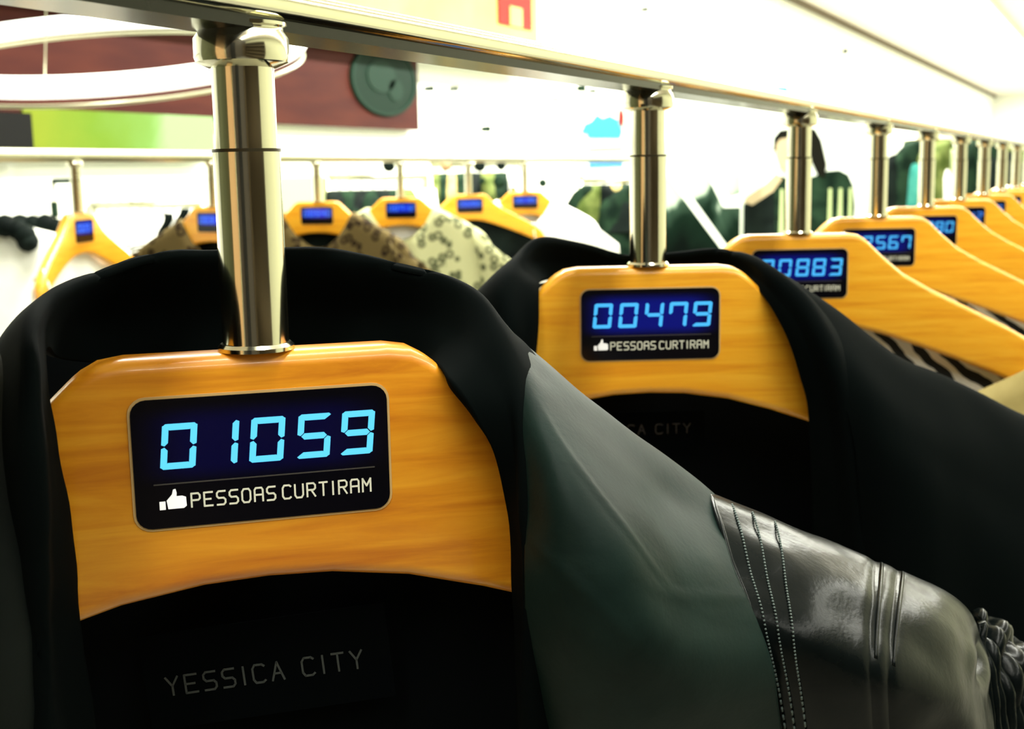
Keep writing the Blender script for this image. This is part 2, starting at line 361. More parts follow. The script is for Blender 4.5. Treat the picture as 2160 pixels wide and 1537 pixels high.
# ---------------------------------------------------------------- hangers
def interp(P, x):
    for (a, b_), (c, d) in zip(P, P[1:]):
        if x <= c: return b_+(d-b_)*(x-a)/(c-a)
    return P[-1][1]
TOPP = [(0, 0), (.040, 0), (.0475, -.0012), (.0535, -.0045), (.0585, -.0092), (.068, -.0185), (.085, -.033), (.11, -.0475), (.14, -.0625), (.17, -.078), (.2, -.096), (.214, -.108), (.222, -.119), (.2255, -.128)]
BOTP = [(0, -.072), (.02, -.0728), (.045, -.0765), (.07, -.0835), (.1, -.094), (.13, -.105), (.16, -.117), (.19, -.130), (.205, -.1365), (.217, -.139), (.223, -.136), (.2255, -.130)]
def hanger_body_mesh(mname, m, step=.0025, curve=1.0):
    xs = [0]; x = 0
    while x < .2255-1e-6:
        x = min(x+(step if x < .13 else step*1.6 if x < .2 else step*.8), .2255); xs.append(x)
    xs = [-a for a in reversed(xs[1:])]+xs
    bm = bmesh.new(); rings = []; nseg = 5
    for x in xs:
        a = abs(x); zt = interp(TOPP, a); zb = interp(BOTP, a)
        fwd = -.16*max(0, a-.06)**1.6*2.2*curve
        h = zt-zb; T = .0175 if a < .2 else .0175*math.sqrt(max(.08, 1-((a-.2)/.0262)**2)); r = min(.0048, h*.45, T*.45); ring = []
        for sy, sz, a0 in ((1, 1, 0), (-1, 1, 90), (-1, -1, 180), (1, -1, 270)):
            cy_ = sy*(T/2-r); cz_ = (zt-r) if sz > 0 else (zb+r)
            for k in range(nseg+1):
                an = math.radians(a0+90*k/nseg); ring.append(bm.verts.new((x, fwd+cy_+r*math.cos(an), cz_+r*math.sin(an))))
        rings.append(ring)
    for a, b_ in zip(rings, rings[1:]):
        n = len(a)
        for i in range(n): bm.faces.new((a[i], a[(i+1) % n], b_[(i+1) % n], b_[i]))
    bm.faces.new(rings[0]); bm.faces.new(rings[-1])
    bmesh.ops.recalc_face_normals(bm, faces=bm.faces[:])
    me = bpy.data.meshes.new(mname); bm.to_mesh(me); bm.free(); me.materials.append(m)
    for p in me.polygons: p.use_smooth = True
    return me
BODY = hanger_body_mesh('hanger_body', wood); BODY2 = hanger_body_mesh('hanger_body_shaded', wood_shaded, curve=-1.2); BODY3 = hanger_body_mesh('hanger_body_jacket', wood, curve=-1.2)
SW, SH = .084, .0435; SZ = -.0322       # display size and centre
NECK = .0985
def make_hanger(loc, rz, number, label, group, body=BODY, scr=screen_mid, dg=digit_mid, drop=0.0, gaps=None, neck=NECK, detail=2, zup=1.0):
    t_ = thing('clothes_hanger', loc, rz, label, 'hanger', group)
    bo = bpy.data.objects.new('body', body); C.objects.link(bo); bo.parent = t_
    lathe('flange', [(.0118, 0), (.0118, .0012), (.0108, .0022)], chrome, t_, 36)
    lathe('lower_tube', [(.0102, .0015), (.0102, neck*.615)], chrome, t_, 44)
    lathe('joint', [(.0104, neck*.615), (.0104, neck*.625)], joint, t_, 36)
    lathe('upper_tube', [(.0094, neck*.62), (.0094, neck*.88)], chrome, t_, 44)
    lathe('collar', [(.0100, neck*.868), (.0138, neck*.885), (.0142, neck*.90), (.0142, neck*.955), (.0128, neck*.975), (.0128, neck*.985), (.0138, neck*.99), (.0138, neck)], chrome, t_, 44)
    yf = -.00875
    bm = bmesh.new(); extr(bm, rrect(SW+.0018, SH+.0018, .0058), .0015, -.0003)
    dsp = bpy.data.objects.new('display', None)
    me = bpy.data.meshes.new('display'); bmesh.ops.recalc_face_normals(bm, faces=bm.faces[:]); bm.to_mesh(me); bm.free()
    dsp = link_mesh('display', me, bezel_m, t_); dsp.location = (0, yf, SZ); dsp.scale = (.925, 1, .915); dsp['label'] = 'lit number display with a caption and thumbs-up mark'
    bm = bmesh.new(); extr(bm, rrect(SW, SH, .005), 0, -.0008); obj('screen', bm, scr, dsp)
    pos = gaps or [.155, .340, .525, .70, .875]
    for ch, u in zip(number, pos):
        if ch == ' ': continue
        bm = bmesh.new(); digit(bm, ch, (u-.5)*SW, .0058, .0112, .0152, .0021, -.0008, -.0011); obj('digit', bm, dg, dsp)
    if detail > 1:
        bm = bmesh.new(); extr(bm, [(-.036, -.0066), (.037, -.0066), (.037, -.0070), (-.036, -.0070)], -.0008, -.00095); obj('divider', bm, line_m, dsp)
        bm = bmesh.new()
        x = lettering(bm, 'PESSOaS', -.0243, -.0153, .0027, .0046, .0041, .00058, -.0008, -.00098)
        lettering(bm, 'CURTIRaM', x+.0011, -.0153, .0027, .0046, .0041, .00058, -.0008, -.00098)
        obj('caption', bm, caption_m, dsp)
    if detail > 0:
        bm = bmesh.new(); extr(bm, [(-.0318, -.0153), (-.0268, -.0153), (-.0259, -.0146), (-.0260, -.0116), (-.0272, -.0111), (-.0290, -.0111), (-.0289, -.0098), (-.0292, -.0086), (-.0300, -.0088), (-.0304, -.0104), (-.0322, -.0124)], -.0008, -.00098)
        extr(bm, [(-.0345, -.0154), (-.0326, -.0154), (-.0326, -.0126), (-.0345, -.0126)], -.0008, -.00098)
        obj('thumb_icon', bm, icon_m, dsp)
    return t_

CH = math.atan2(CR[1], CR[0])     # heading of the picture's horizontal
P1 = at(541, 736, .385)
SP = None
# spacing along the rail so that the second hanger sits at its depth
railx = P1.x
d2 = .385*(2390-540)/(2390-1366)
lo_, hi_ = .1, 1.0
for _ in range(40):
    md_ = (lo_+hi_)/2
    if depth(P1+Vector((0, md_, 0))) < d2: lo_ = md_
    else: hi_ = md_
SP = lo_
rail_z = P1.z+NECK
gm = 'wooden hangers with number displays on the near chrome rail'
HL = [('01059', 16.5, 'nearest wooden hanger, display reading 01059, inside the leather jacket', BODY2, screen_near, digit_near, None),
      ('00479', 2.5, 'wooden hanger with display 00479 inside the plain black jacket', BODY3, screen_mid, digit_mid, None),
      ('20883', 2, 'wooden hanger with display ending 0883 in front of a striped top', BODY, screen_mid, digit_mid, None),
      ('02567', 2, 'wooden hanger with display ending 567, fourth along the near rail', BODY, screen_mid, digit_mid, None),
      ('01380', 2, 'wooden hanger with display ending 80, fifth along the near rail', BODY, screen_mid, digit_mid, None),
      ('00412', 2, 'wooden hanger just behind the one showing 80', BODY, screen_near, digit_far, None),
      ('00655', 2, 'seventh wooden hanger along the near rail', BODY, screen_near, digit_far, None),
      ('00921', 2, 'eighth wooden hanger along the near rail', BODY, screen_near, digit_far, None),
      ('01104', 2, 'ninth wooden hanger, farthest neck before the right edge', BODY, screen_near, digit_far, None),
      ('00377', 2, 'tenth wooden hanger, its left arm at the right edge', BODY, screen_near, digit_far, None)]
hang = []
for n, (num, th, lab, bd, sm_, dm_, gp) in enumerate(HL):
    h_ = make_hanger(P1+Vector((0, n*SP, 0)), CH+math.radians(th), num, lab, gm, bd, sm_, dm_, detail=2 if n < 4 else 1,
                     gaps=[.175, .335, .515, .70, .875] if n == 0 else None)
    hang.append(h_)

# ---------------------------------------------------------------- near rail
t_ = thing('clothes_rail', (railx, P1.y, rail_z), 0, 'polished chrome rail carrying the near row of hangers', 'rail')
bm = bmesh.new(); prof = []
for k in range(28):
    a = 2*PI*k/28; c_, s_ = math.cos(a), math.sin(a)
    prof.append((.0135*math.copysign(abs(c_)**.6, c_), .0055+.0055*math.copysign(abs(s_)**.7, s_)))
ys = [-1.0+7.5*i/60 for i in range(61)]
rings = [[bm.verts.new((x, y, z)) for x, z in prof] for y in ys]
for a, b_ in zip(rings, rings[1:]):
    for k in range(28): bm.faces.new((a[k], a[(k+1) % 28], b_[(k+1) % 28], b_[k]))
bm.faces.new(rings[0]); bm.faces.new(rings[-1])
o = obj('rail_bar', bm, chrome, t_, True)
st_ = mat('dark_reflection', (.012, .012, .008), .18, spec=.25)  # stands in for the dark reflection on the rail's underside
boxobj('reflection_strip', (0, 2.75, -.0006), (.021, 7.48, .0034), st_, t_)['label'] = 'dark strip along the underside of the rail, standing in for its dark reflection'
for yy in (-.95, 5.9):
    o = lathe('post', [(.016, -rail_z+.002), (.016, 0.0)], chrome, t_, 20, (0, yy, 0))
    lathe('foot', [(.14, 0), (.14, .008), (.02, .03)], steel, t_, 24, (0, yy, -rail_z+.001))

# ---------------------------------------------------------------- near leather jacket (hanging on the first hanger)
K = .385/.30
def P(x, y, z): return tuple(at(x, y, z*K))
jk = thing('leather_jacket', P1+Vector((0, 0, -.6)), hang[0].rotation_euler.z, 'greenish black leather jacket with stitched sleeve on the nearest hanger', 'jacket')
bpy.context.view_layer.update()
# collar: from the left front, round behind the neck, to the right front.  rows: inner edge, inner face, fold, outer face
cols = [((205, 1640, .300), (150, 1640, .290), (90, 1660, .272), (-90, 1680, .300)),
        ((165, 1330, .290), (110, 1330, .275), (75, 1330, .262), (-90, 1330, .290)),
        ((140, 1130, .282), (95, 1130, .266), (62, 1130, .257), (-90, 1130, .285)),
        ((108, 940, .271), (80, 940, .260), (52, 940, .252), (-80, 960, .280)),
        ((88, 810, .267), (74, 800, .258), (56, 790, .253), (-50, 840, .275)),
        ((86, 735, .275), (72, 710, .266), (58, 690, .262), (-10, 750, .275)),
        ((120, 755, .300), (110, 690, .290), (105, 628, .280), (60, 660, .285)),
        ((210, 765, .322), (205, 680, .318), (205, 582, .300), (180, 610, .315)),
        ((330, 765, .332), (330, 660, .330), (335, 538, .315), (320, 575, .335)),
        ((520, 765, .338), (520, 660, .340), (500, 533, .330), (500, 570, .350)),
        ((700, 760, .340), (705, 660, .342), (710, 540, .332), (710, 575, .352)),
        ((840, 755, .336), (850, 665, .338), (862, 562, .330), (870, 600, .350)),
        ((915, 765, .312), (945, 695, .322), (968, 592, .325), (985, 630, .345)),
        ((952, 812, .300), (998, 745, .309), (1035, 652, .318), (1060, 690, .335)),
        ((1000, 880, .300), (1050, 830, .302), (1084, 762, .308), (1130, 765, .326)),
        ((1048, 970, .304), (1085, 940, .302), (1108, 905, .300), (1180, 880, .318)),
        ((1080, 1120, .315), (1102, 1100, .304), (1116, 1090, .297), (1210, 1080, .312)),
        ((1092, 1320, .323), (1108, 1320, .308), (1118, 1320, .299), (1220, 1320, .314)),
        ((1100, 1660, .345), (1112, 1660, .325), (1120, 1660, .316), (1230, 1660, .335))]
rows = [[P(*c[k]) for c in cols] for k in range(4)]
col1 = Patch(rows).mesh('collar', leather_s if False else cloth_blk, jk, 130, 24, .003, .0016, 16, 3)
# right front panel from the collar fold to the armhole seam
rp = [[P(1000, 668, .352), P(1090, 760, .352), P(1240, 885, .362), P(1390, 990, .372), P(1490, 1075, .382)],
      [P(1030, 652, .334), P(1104, 735, .334), P(1252, 862, .341), P(1402, 967, .350), P(1500, 1048, .357)],
      [P(1072, 735, .316), P(1135, 815, .313), P(1262, 930, .318), P(1395, 1045, .328), P(1512, 1110, .340)],
      [P(1108, 905, .300), P(1170, 960, .292), P(1280, 1060, .293), P(1400, 1150, .303), P(1545, 1210, .322)],
      [P(1117, 1110, .297), P(1195, 1140, .285), P(1310, 1200, .284), P(1430, 1290, .296), P(1590, 1320, .316)],
      [P(1119, 1320, .301), P(1210, 1350, .289), P(1330, 1400, .289), P(1470, 1450, .300), P(1630, 1450, .320)],
      [P(1120, 1680, .335), P(1220, 1680, .322), P(1350, 1690, .322), P(1500, 1700, .332), P(1670, 1700, .350)]]
def crease(u, v_, p):
    s = 0
    for (a, b_, sl, d) in ((.45, .52, .35, .0007), (.30, .74, .25, .0006), (.8, .62, -.2, .0004)):
        dd = v_-(b_+sl*(u-a)); s -= d*math.exp(-(dd/.014)**2)*math.exp(-((u-a)/.25)**2)
    return s
pr = Patch(rp); pr.mesh('front_panel', leather_g, jk, 80, 80, .003, .0012, 14, 9, crease)
# left front panel, running out of the picture
lp = [[P(75, 690, .300), P(20, 740, .300), P(-80, 840, .300), P(-240, 960, .300)],
      [P(70, 665, .278), P(10, 722, .275), P(-90, 830, .274), P(-260, 950, .27)],
      [P(58, 800, .258), P(-20, 850, .258), P(-120, 930, .260), P(-300, 1050, .26)],
      [P(58, 1050, .258), P(-30, 1100, .254), P(-140, 1150, .256), P(-320, 1250, .26)],
      [P(75, 1350, .264), P(-20, 1370, .258), P(-140, 1400, .260), P(-320, 1450, .265)],
      [P(95, 1680, .276), P(-10, 1680, .27), P(-140, 1690, .272), P(-320, 1700, .28)]]
Patch(lp).mesh('front_panel', leather_d, jk, 30, 50, .003, .001, 14, 21)
# sleeve cap
# sleeve control rows
sp_ = [[P(1492, 1078, .392), P(1700, 1165, .405), P(1890, 1250, .412), P(1990, 1300, .418), P(2040, 1370, .42), P(2060, 1440, .42)],
       [P(1490, 1046, .358), P(1700, 1130, .368), P(1902, 1214, .378), P(2012, 1266, .386), P(2056, 1325, .392), P(2072, 1400, .398)],
       [P(1512, 1105, .338), P(1705, 1185, .341), P(1895, 1272, .347), P(2000, 1325, .355), P(2050, 1380, .372), P(2076, 1450, .384)],
       [P(1545, 1205, .328), P(1712, 1275, .326), P(1885, 1350, .332), P(1995, 1400, .343), P(2052, 1440, .360), P(2082, 1490, .375)],
       [P(1590, 1315, .320), P(1725, 1370, .318), P(1880, 1430, .324), P(1995, 1470, .337), P(2055, 1505, .353), P(2088, 1550, .370)],
       [P(1630, 1450, .326), P(1745, 1490, .325), P(1885, 1530, .331), P(1995, 1555, .342), P(2058, 1580, .352), P(2090, 1620, .370)],
       [P(1670, 1700, .350), P(1770, 1720, .350), P(1890, 1740, .356), P(2000, 1750, .362), P(2060, 1760, .36), P(2092, 1780, .375)]]
def sleevew(u, v_, p):
    s = 0
    for (a, b_, d, w1, w2) in ((.83, .36, .004, .03, .10), (.90, .33, -.003, .03, .12), (.74, .40, -.002, .04, .10)):
        s += d*math.exp(-((u-a)/w1)**2)*math.exp(-((v_-b_)/w2)**2)
    s += .0007*math.exp(-((u-.335)/.012)**2) + .0007*math.exp(-((u-.385)/.012)**2)
    return s
ps = Patch(sp_); ps.mesh('sleeve', leather_s, jk, 150, 90, .003, .0010, 18, 31, sleevew)
# back half of the sleeve hanging beyond the cap
sb = [[P(2040, 1330, .43), P(2110, 1360, .435), P(2190, 1440, .44), P(2280, 1560, .45)],
      [P(2052, 1296, .412), P(2112, 1328, .416), P(2190, 1398, .422), P(2290, 1520, .43)],
      [P(2062, 1330, .398), P(2112, 1370, .400), P(2180, 1450, .406), P(2270, 1580, .41)],
      [P(2078, 1420, .392), P(2115, 1480, .394), P(2170, 1540, .40), P(2250, 1640, .40)],
      [P(2088, 1680, .395), P(2120, 1690, .395), P(2170, 1700, .40), P(2250, 1720, .40)]]
def crk(u, v_, p): return .0028*math.sin(u*26+v_*9)*math.exp(-((v_-.45)/.22)**2)+.0014*math.sin(u*50-v_*30)
Patch(sb).mesh('under_sleeve', leather_s, jk, 60, 50, .003, .002, 40, 47, crk)
def jlocal(p): return jk.matrix_basis.inverted() @ Vector(p)
# piping along the shoulder, seam lines and stitching
def surf_line(pa, u0, v0, u1, v1, n, off=.002): 
    out = []
    for i in range(n+1):
        k = i/n; u = u0+(u1-u0)*k; v_ = v0+(v1-v0)*k; out.append(jlocal(pa.ev(u, v_)+pa.nrm(u, v_)*off))
    return out
tube('piping', surf_line(ps, .0, .135, .60, .125, 40, .0035), .0010, stitch_m, jk)
tube('armhole_seam', surf_line(ps, .006, .17, .006, 1, 40, .0012), .0011, leather_s, jk)
for (u_, k) in ((.045, 0), (.085, 1), (.125, 2)):
    bm = bmesh.new(); nst = 74
    for i in range(nst):
        v0 = .22+.78*i/nst; uu = u_+.015*math.sin(v0*4)
        a = jlocal(ps.ev(uu, v0)+ps.nrm(uu, v0)*.0021); b_ = jlocal(ps.ev(uu, v0+.78*.55/nst)+ps.nrm(uu, v0)*.0021)
        tube_into(bm, [a, (a+b_)/2+Vector((0, 0, 0)), b_], .00042, 5)
    o = obj('stitching', bm, stitch_m, jk, True); o['kind'] = 'stuff'
for u_ in (.335, .385):
    tube('loop_seam', surf_line(ps, u_+.013, .17, u_+.013, .62, 24, .0012), .0008, leather_s, jk)
# lining behind the hanger and its woven label
lin = [[P(60, 700, .325), P(300, 680, .350), P(600, 670, .360), P(900, 670, .355), P(1100, 770, .345)],
       [P(40, 1100, .322), P(300, 1100, .338), P(600, 1100, .344), P(900, 1100, .345), P(1170, 1100, .345)],
       [P(60, 1400, .322), P(300, 1400, .336), P(600, 1400, .342), P(900, 1400, .345), P(1180, 1400, .345)],
       [P(60, 1800, .33), P(300, 1800, .345), P(600, 1800, .35), P(900, 1800, .352), P(1180, 1800, .355)]]
Patch(lin).mesh('lining', lining_m, jk, 40, 40, .002, .0008, 10, 5)
# label: a flat woven rectangle sewn on the lining, built in its own plane
A = at(348, 1468, .327*K); B = at(790, 1404, .3315*K); ex = (B-A).normalized(); upv = Vector((0, 0, 1)); ey = ex.cross(upv).normalized(); ez = ex.cross(ey).normalized()
if ez.z < 0: ez = -ez
if ey.dot(Vector(CAM)-A) > 0: ey = -ey          # local +y points away from the viewer
ML = Matrix(((ex.x, ey.x, ez.x, A.x), (ex.y, ey.y, ez.y, A.y), (ex.z, ey.z, ez.z, A.z), (0, 0, 0, 1)))
Lw = (B-A).length
lab = bpy.data.objects.new('brand_label', None)
bm = bmesh.new(); extr(bm, [(-.006, -.012), (Lw+.006, -.012), (Lw+.006, .022), (-.006, .022)], .0002, .0010); bmesh.ops.transform(bm, matrix=jk.matrix_basis.inverted() @ ML, verts=bm.verts[:])
lab = obj('brand_label', bm, label_m, jk); lab['label'] = 'black woven label lettered YESSICA CITY'
bm = bmesh.new(); lettering(bm, 'YESSICA CITY', .001, .000, .0040, .0064, (Lw-.004)/10.65, .00068, -.0001, .0003); bmesh.ops.transform(bm, matrix=jk.matrix_basis.inverted() @ ML, verts=bm.verts[:])
obj('lettering', bm, label_txt, lab)

# ---------------------------------------------------------------- plain black jacket on the second hanger
jb = thing('black_jacket', P1+Vector((0, SP, -.6)), hang[1].rotation_euler.z, 'plain matt black jacket on the hanger showing 00479', 'jacket')
Z2 = depth(hang[1].location); 
def Q(x, y, z): return tuple(at(x, y, z*Z2/.70))
cols = [((1180, 1700, .74), (1150, 1700, .72), (1110, 1700, .70), (1000, 1700, .73)),
        ((1160, 1200, .71), (1130, 1200, .69), (1095, 1200, .675), (1000, 1200, .71)),
        ((1126, 860, .686), (1105, 860, .675), (1070, 860, .665), (990, 880, .70)),
        ((1126, 700, .682), (1105, 700, .672), (1060, 690, .664), (990, 720, .70)),
        ((1130, 610, .690), (1105, 605, .682), (1052, 598, .676), (1000, 640, .70)),
        ((1150, 590, .735), (1120, 560, .72), (1095, 543, .705), (1050, 590, .73)),
        ((1185, 590, .755), (1165, 550, .745), (1140, 507, .725), (1120, 545, .76)),
        ((1250, 590, .765), (1240, 560, .765), (1225, 518, .75), (1220, 550, .78)),
        ((1340, 590, .77), (1335, 570, .77), (1330, 543, .76), (1330, 570, .79)),
        ((1440, 590, .765), (1430, 565, .765), (1430, 537, .755), (1430, 570, .79)),
        ((1525, 590, .750), (1515, 560, .752), (1512, 529, .742), (1520, 565, .775)),
        ((1575, 590, .715), (1575, 565, .72), (1572, 542, .715), (1585, 575, .75)),
        ((1615, 625, .695), (1620, 605, .695), (1632, 576, .695), (1650, 610, .73)),
        ((1660, 700, .684), (1680, 680, .680), (1700, 640, .680), (1730, 670, .71)),
        ((1692, 790, .684), (1725, 780, .676), (1755, 740, .668), (1800, 760, .70)),
        ((1712, 900, .690), (1755, 900, .680), (1795, 890, .668), (1860, 900, .69)),
        ((1720, 1200, .72), (1780, 1200, .70), (1830, 1200, .685), (1920, 1200, .70)),
        ((1730, 1700, .75), (1790, 1700, .73), (1840, 1700, .71), (1920, 1700, .72))]
rows = [[Q(*c[k]) for c in cols] for k in range(4)]
Patch(rows).mesh('collar', cloth_blk, jb, 130, 24, .004, .0016, 10, 3)
rp = [[Q(1640, 620, .74), Q(1735, 675, .745), Q(1885, 780, .76), Q(1985, 825, .775), Q(2140, 900, .79), Q(2330, 990, .81)],
      [Q(1625, 572, .71), Q(1735, 641, .712), Q(1890, 754, .722), Q(1988, 800, .735), Q(2145, 877, .75), Q(2340, 965, .77)],
      [Q(1680, 660, .682), Q(1780, 730, .682), Q(1910, 820, .695), Q(2000, 870, .705), Q(2150, 950, .72), Q(2340, 1040, .74)],
      [Q(1780, 850, .668), Q(1850, 880, .665), Q(1940, 940, .672), Q(2020, 990, .684), Q(2150, 1070, .70), Q(2340, 1160, .72)],
      [Q(1820, 1100, .678), Q(1880, 1110, .668), Q(1960, 1150, .668), Q(2040, 1200, .68), Q(2160, 1260, .69), Q(2340, 1300, .71)],
      [Q(1830, 1700, .72), Q(1890, 1700, .70), Q(1980, 1700, .70), Q(2060, 1700, .71), Q(2170, 1700, .72), Q(2340, 1700, .74)]]
Patch(rp).mesh('front_panel', cloth_blk, jb, 60, 50, .004, .002, 8, 9)
lin = [[Q(1000, 620, .78), Q(1200, 590, .785), Q(1400, 585, .79), Q(1600, 590, .785), Q(1800, 700, .78)],
       [Q(1000, 900, .76), Q(1200, 900, .77), Q(1400, 900, .775), Q(1600, 900, .775), Q(1880, 900, .77)],
       [Q(1000, 1700, .80), Q(1200, 1700, .80), Q(1400, 1700, .80), Q(1600, 1700, .80), Q(1900, 1700, .80)]]
Patch(lin).mesh('lining', lining_m, jb, 30, 30, .002, .001, 10, 5)
lpq = [[Q(1040, 640, .72), Q(960, 700, .72), Q(850, 800, .73)], [Q(1052, 600, .69), Q(975, 668, .69), Q(850, 790, .70)],
       [Q(1062, 700, .668), Q(960, 760, .67), Q(840, 860, .68)], [Q(1075, 900, .668), Q(960, 940, .66), Q(840, 1000, .67)], [Q(1115, 1700, .70), Q(1000, 1700, .69), Q(860, 1700, .70)]]
Patch(lpq).mesh('front_panel', cloth_blk, jb, 20, 30, .004, .001, 8, 9)
A = at(1372, 915, .755*Z2/.70); B = at(1465, 912, .756*Z2/.70); ex = (B-A).normalized(); ey = ex.cross(upv).normalized(); ez = ex.cross(ey).normalized()
if ez.z < 0: ez = -ez
if ey.dot(Vector(CAM)-A) > 0: ey = -ey
ML = Matrix(((ex.x, ey.x, ez.x, A.x), (ex.y, ey.y, ez.y, A.y), (ex.z, ey.z, ez.z, A.z), (0, 0, 0, 1)))
bm = bmesh.new(); extr(bm, [(-.05, -.008), (.033, -.008), (.033, .014), (-.05, .014)], .0002, .0012); bmesh.ops.transform(bm, matrix=jb.matrix_basis.inverted() @ ML, verts=bm.verts[:])
lab = obj('brand_label', bm, label_m, jb)
bm = bmesh.new(); lettering(bm, 'YESSICA CITY', -.044, 0, .0042, .0058, .0065, .0006, -.0001, .0003); bmesh.ops.transform(bm, matrix=jb.matrix_basis.inverted() @ ML, verts=bm.verts[:])
dim_txt = mat('dim_lettering', (.03, .028, .03), .8); obj('lettering', bm, dim_txt, lab)

# ---------------------------------------------------------------- tops hanging on the other near hangers
def sheet(name, t_, m, fpt, nu=48, nv=30, thick=.0015, seed=0):
    """cloth from a function (u, v) -> local point"""
    vs = [fpt(i/nu, j/nv) for i in range(nu+1) for j in range(nv+1)]
    fs = [(i*(nv+1)+j, (i+1)*(nv+1)+j, (i+1)*(nv+1)+j+1, i*(nv+1)+j+1) for i in range(nu) for j in range(nv)]
    me = bpy.data.meshes.new(name); me.from_pydata(vs, [], fs); o = link_mesh(name, me, m, t_, True)
    md = o.modifiers.new('thickness', 'SOLIDIFY'); md.thickness = thick
    return o
def low_top(h_, label, mback, mfront, seed, hem=-.62, group=None, high=False):
    """a top whose wide neck hangs below the bare hanger arms"""
    t_ = thing('striped_top', h_.location, h_.rotation_euler.z, label, 'top', group)
    def arm_y(x): return -.16*max(0, abs(x)-.06)**1.6*2.2
    def back(u, v_):
        x = -.205+.41*u; zt = interp(BOTP, abs(x))+.020; z = zt+(hem-zt)*v_
        f = .006*math.sin(x*60+seed)*(.3+v_)
        return (x*(1+.04*v_), .014+arm_y(x)+f+.01*v_, z)
    def front(u, v_):
        x = -.205+.41*u; a = abs(x)/.205; zt = (-.19+.090*a) if high else (-.215+.085*a**3); z = zt+(hem-zt)*v_
        f = .007*math.sin(x*50+seed*2)*(.3+v_)
        return (x*(1+.04*v_), -.018+arm_y(x)*.9-.02*(1-a)-f, z)
    sheet('back_panel', t_, mback, back, 60, 26); sheet('front_panel', t_, mfront, front, 60, 26)
    for s in (-1, 1):
        tube('strap', [(s*.190, .016+arm_y(.19), -.105), (s*.190, -.002+arm_y(.19), -.086), (s*.192, -.020+arm_y(.19), -.15)], .0022, mfront, t_)
    return t_
labs = ['black and white striped top with khaki front below the 0883 hanger', 'black and white striped top behind the khaki-fronted one', 'black and white striped top on the hanger showing 80',
        'striped top on the hanger behind the one showing 80', 'striped top on the seventh near hanger', 'striped top on the eighth near hanger', 'striped top on the ninth near hanger', 'striped top on the tenth near hanger']
for i in range(8):
    low_top(hang[i+2], labs[i], zebra, khaki_m if i == 0 else zebra, i*1.7, group='tops below the bare hangers', high=(i == 0))

# ---------------------------------------------------------------- second rail with six hangers
B0 = at(165, 449, 2.2)
SPB = None; lo_, hi_ = .1, 5.0
zt_ = 2.2*(2390-165)/(2390-1107)
for _ in range(40):
    md_ = (lo_+hi_)/2
    if depth(B0+Vector((0, md_, 0))) < zt_: lo_ = md_
    else: hi_ = md_
SPB = lo_/5
nb = .0
# neck length so that the rail sits at its height in the picture
lo_, hi_ = .02, .3
for _ in range(30):
    md_ = (lo_+hi_)/2
    if pix(B0+Vector((0, 0, md_)))[1] > 338: lo_ = md_
    else: hi_ = md_
nb = lo_
gb = 'wooden hangers with blue displays on the second rail'
BH = [('00231', 86, 'wooden hanger turned sideways beside a white garment, far left'), ('00318', -32, 'wooden hanger half hidden behind the nearest chrome neck'), ('00540', -12, 'wooden hanger holding the brown leopard blouse'),
      ('00712', 2, 'wooden hanger holding the olive spotted blouse'), ('00266', 22, 'wooden hanger holding the white top with black inside'), ('00195', 6, 'smallest wooden hanger, right end of the second rail')]
bh = []
for n, (num, th, lab_) in enumerate(BH):
    p = B0+Vector((0, n*SPB, 0))
    rz = CH+math.radians(th)
    bh.append(make_hanger(p, rz, num, lab_, gb, BODY, screen_far, digit_far, detail=0, neck=nb))
t_ = thing('clothes_rail', (B0.x, B0.y, B0.z+nb), 0, 'slim pale rail of the second row beyond the black jackets', 'rail')
tube('rail_bar', [(0, -1.6, .008), (0, 0, .008), (0, 3.0, .008)], .012, steel, t_, 12)
for yy in (-1.55, 2.95):
    lathe('post', [(.014, -B0.z-nb+.002), (.014, 0)], steel, t_, 14, (0, yy, 0)); lathe('foot', [(.14, 0), (.14, .008), (.02, .03)], steel, t_, 20, (0, yy, -B0.z-nb+.001))

def blouse(h_, name, label, m, inner=None, hem=-.68, dip=.085, wide=.085, seed=0, group='garments on the second rail', trim=None):
    """front and back cloth over the arms, open at the neck so the hanger's middle shows"""
    t_ = thing(name, h_.location, h_.rotation_euler.z, label, 'garment', group)
    def arm_y(x): return -.16*max(0, abs(x)-.06)**1.6*2.2
    def top(x, neckd):
        a = abs(x)
        if a < wide: return interp(TOPP, wide)+.010-neckd*(1-(a/wide)**2)
        return interp(TOPP, min(a, .2255))+.010-max(0, a-.2255)*1.2
    def mk(side, neckd):
        def f(u, v_):
            x = -.245+.49*u; zt = top(x, neckd); vv = v_**1.3; z = zt+(hem-zt)*vv
            y0 = side*min(.018, .003+v_*.3)
            return (x*(1+.10*v_), arm_y(x)+y0+side*.02*v_+.008*math.sin(x*45+seed)*v_, z)
        return f
    sheet('back_panel', t_, inner or m, mk(1, .02), 60, 30); sheet('front_panel', t_, m, mk(-1, dip), 60, 30)
    for s in (-1, 1):
        def sl(u, v_, s=s):
            a = 2*PI*u; k = v_; cx = s*(.235+.05*k); cz = -.13-.42*k; r = .055-.012*k
            return (cx+r*math.cos(a)*.9, -.04+r*.6*math.sin(a), cz+r*.7*math.cos(a)*(-s)*(1-k))
        sheet('sleeve', t_, m, sl, 20, 14)
    return t_
low_top(bh[0], 'white top below the sideways hanger at the far left', offwhite_cloth, offwhite_cloth, 1)
blouse(bh[1], 'dark_blouse', 'dark blouse half hidden behind the nearest chrome neck', leopard_br, blackcloth2, seed=2)
blouse(bh[2], 'leopard_blouse', 'brown leopard print blouse on the second rail', leopard_br, blackcloth2, seed=3)
blouse(bh[3], 'spotted_blouse', 'olive spotted blouse with pale green ground on the second rail', leopard_ol, offwhite_cloth, seed=4)
low_top(bh[4], 'white top with black inside back on the second rail', blackcloth2, offwhite_cloth, 5)
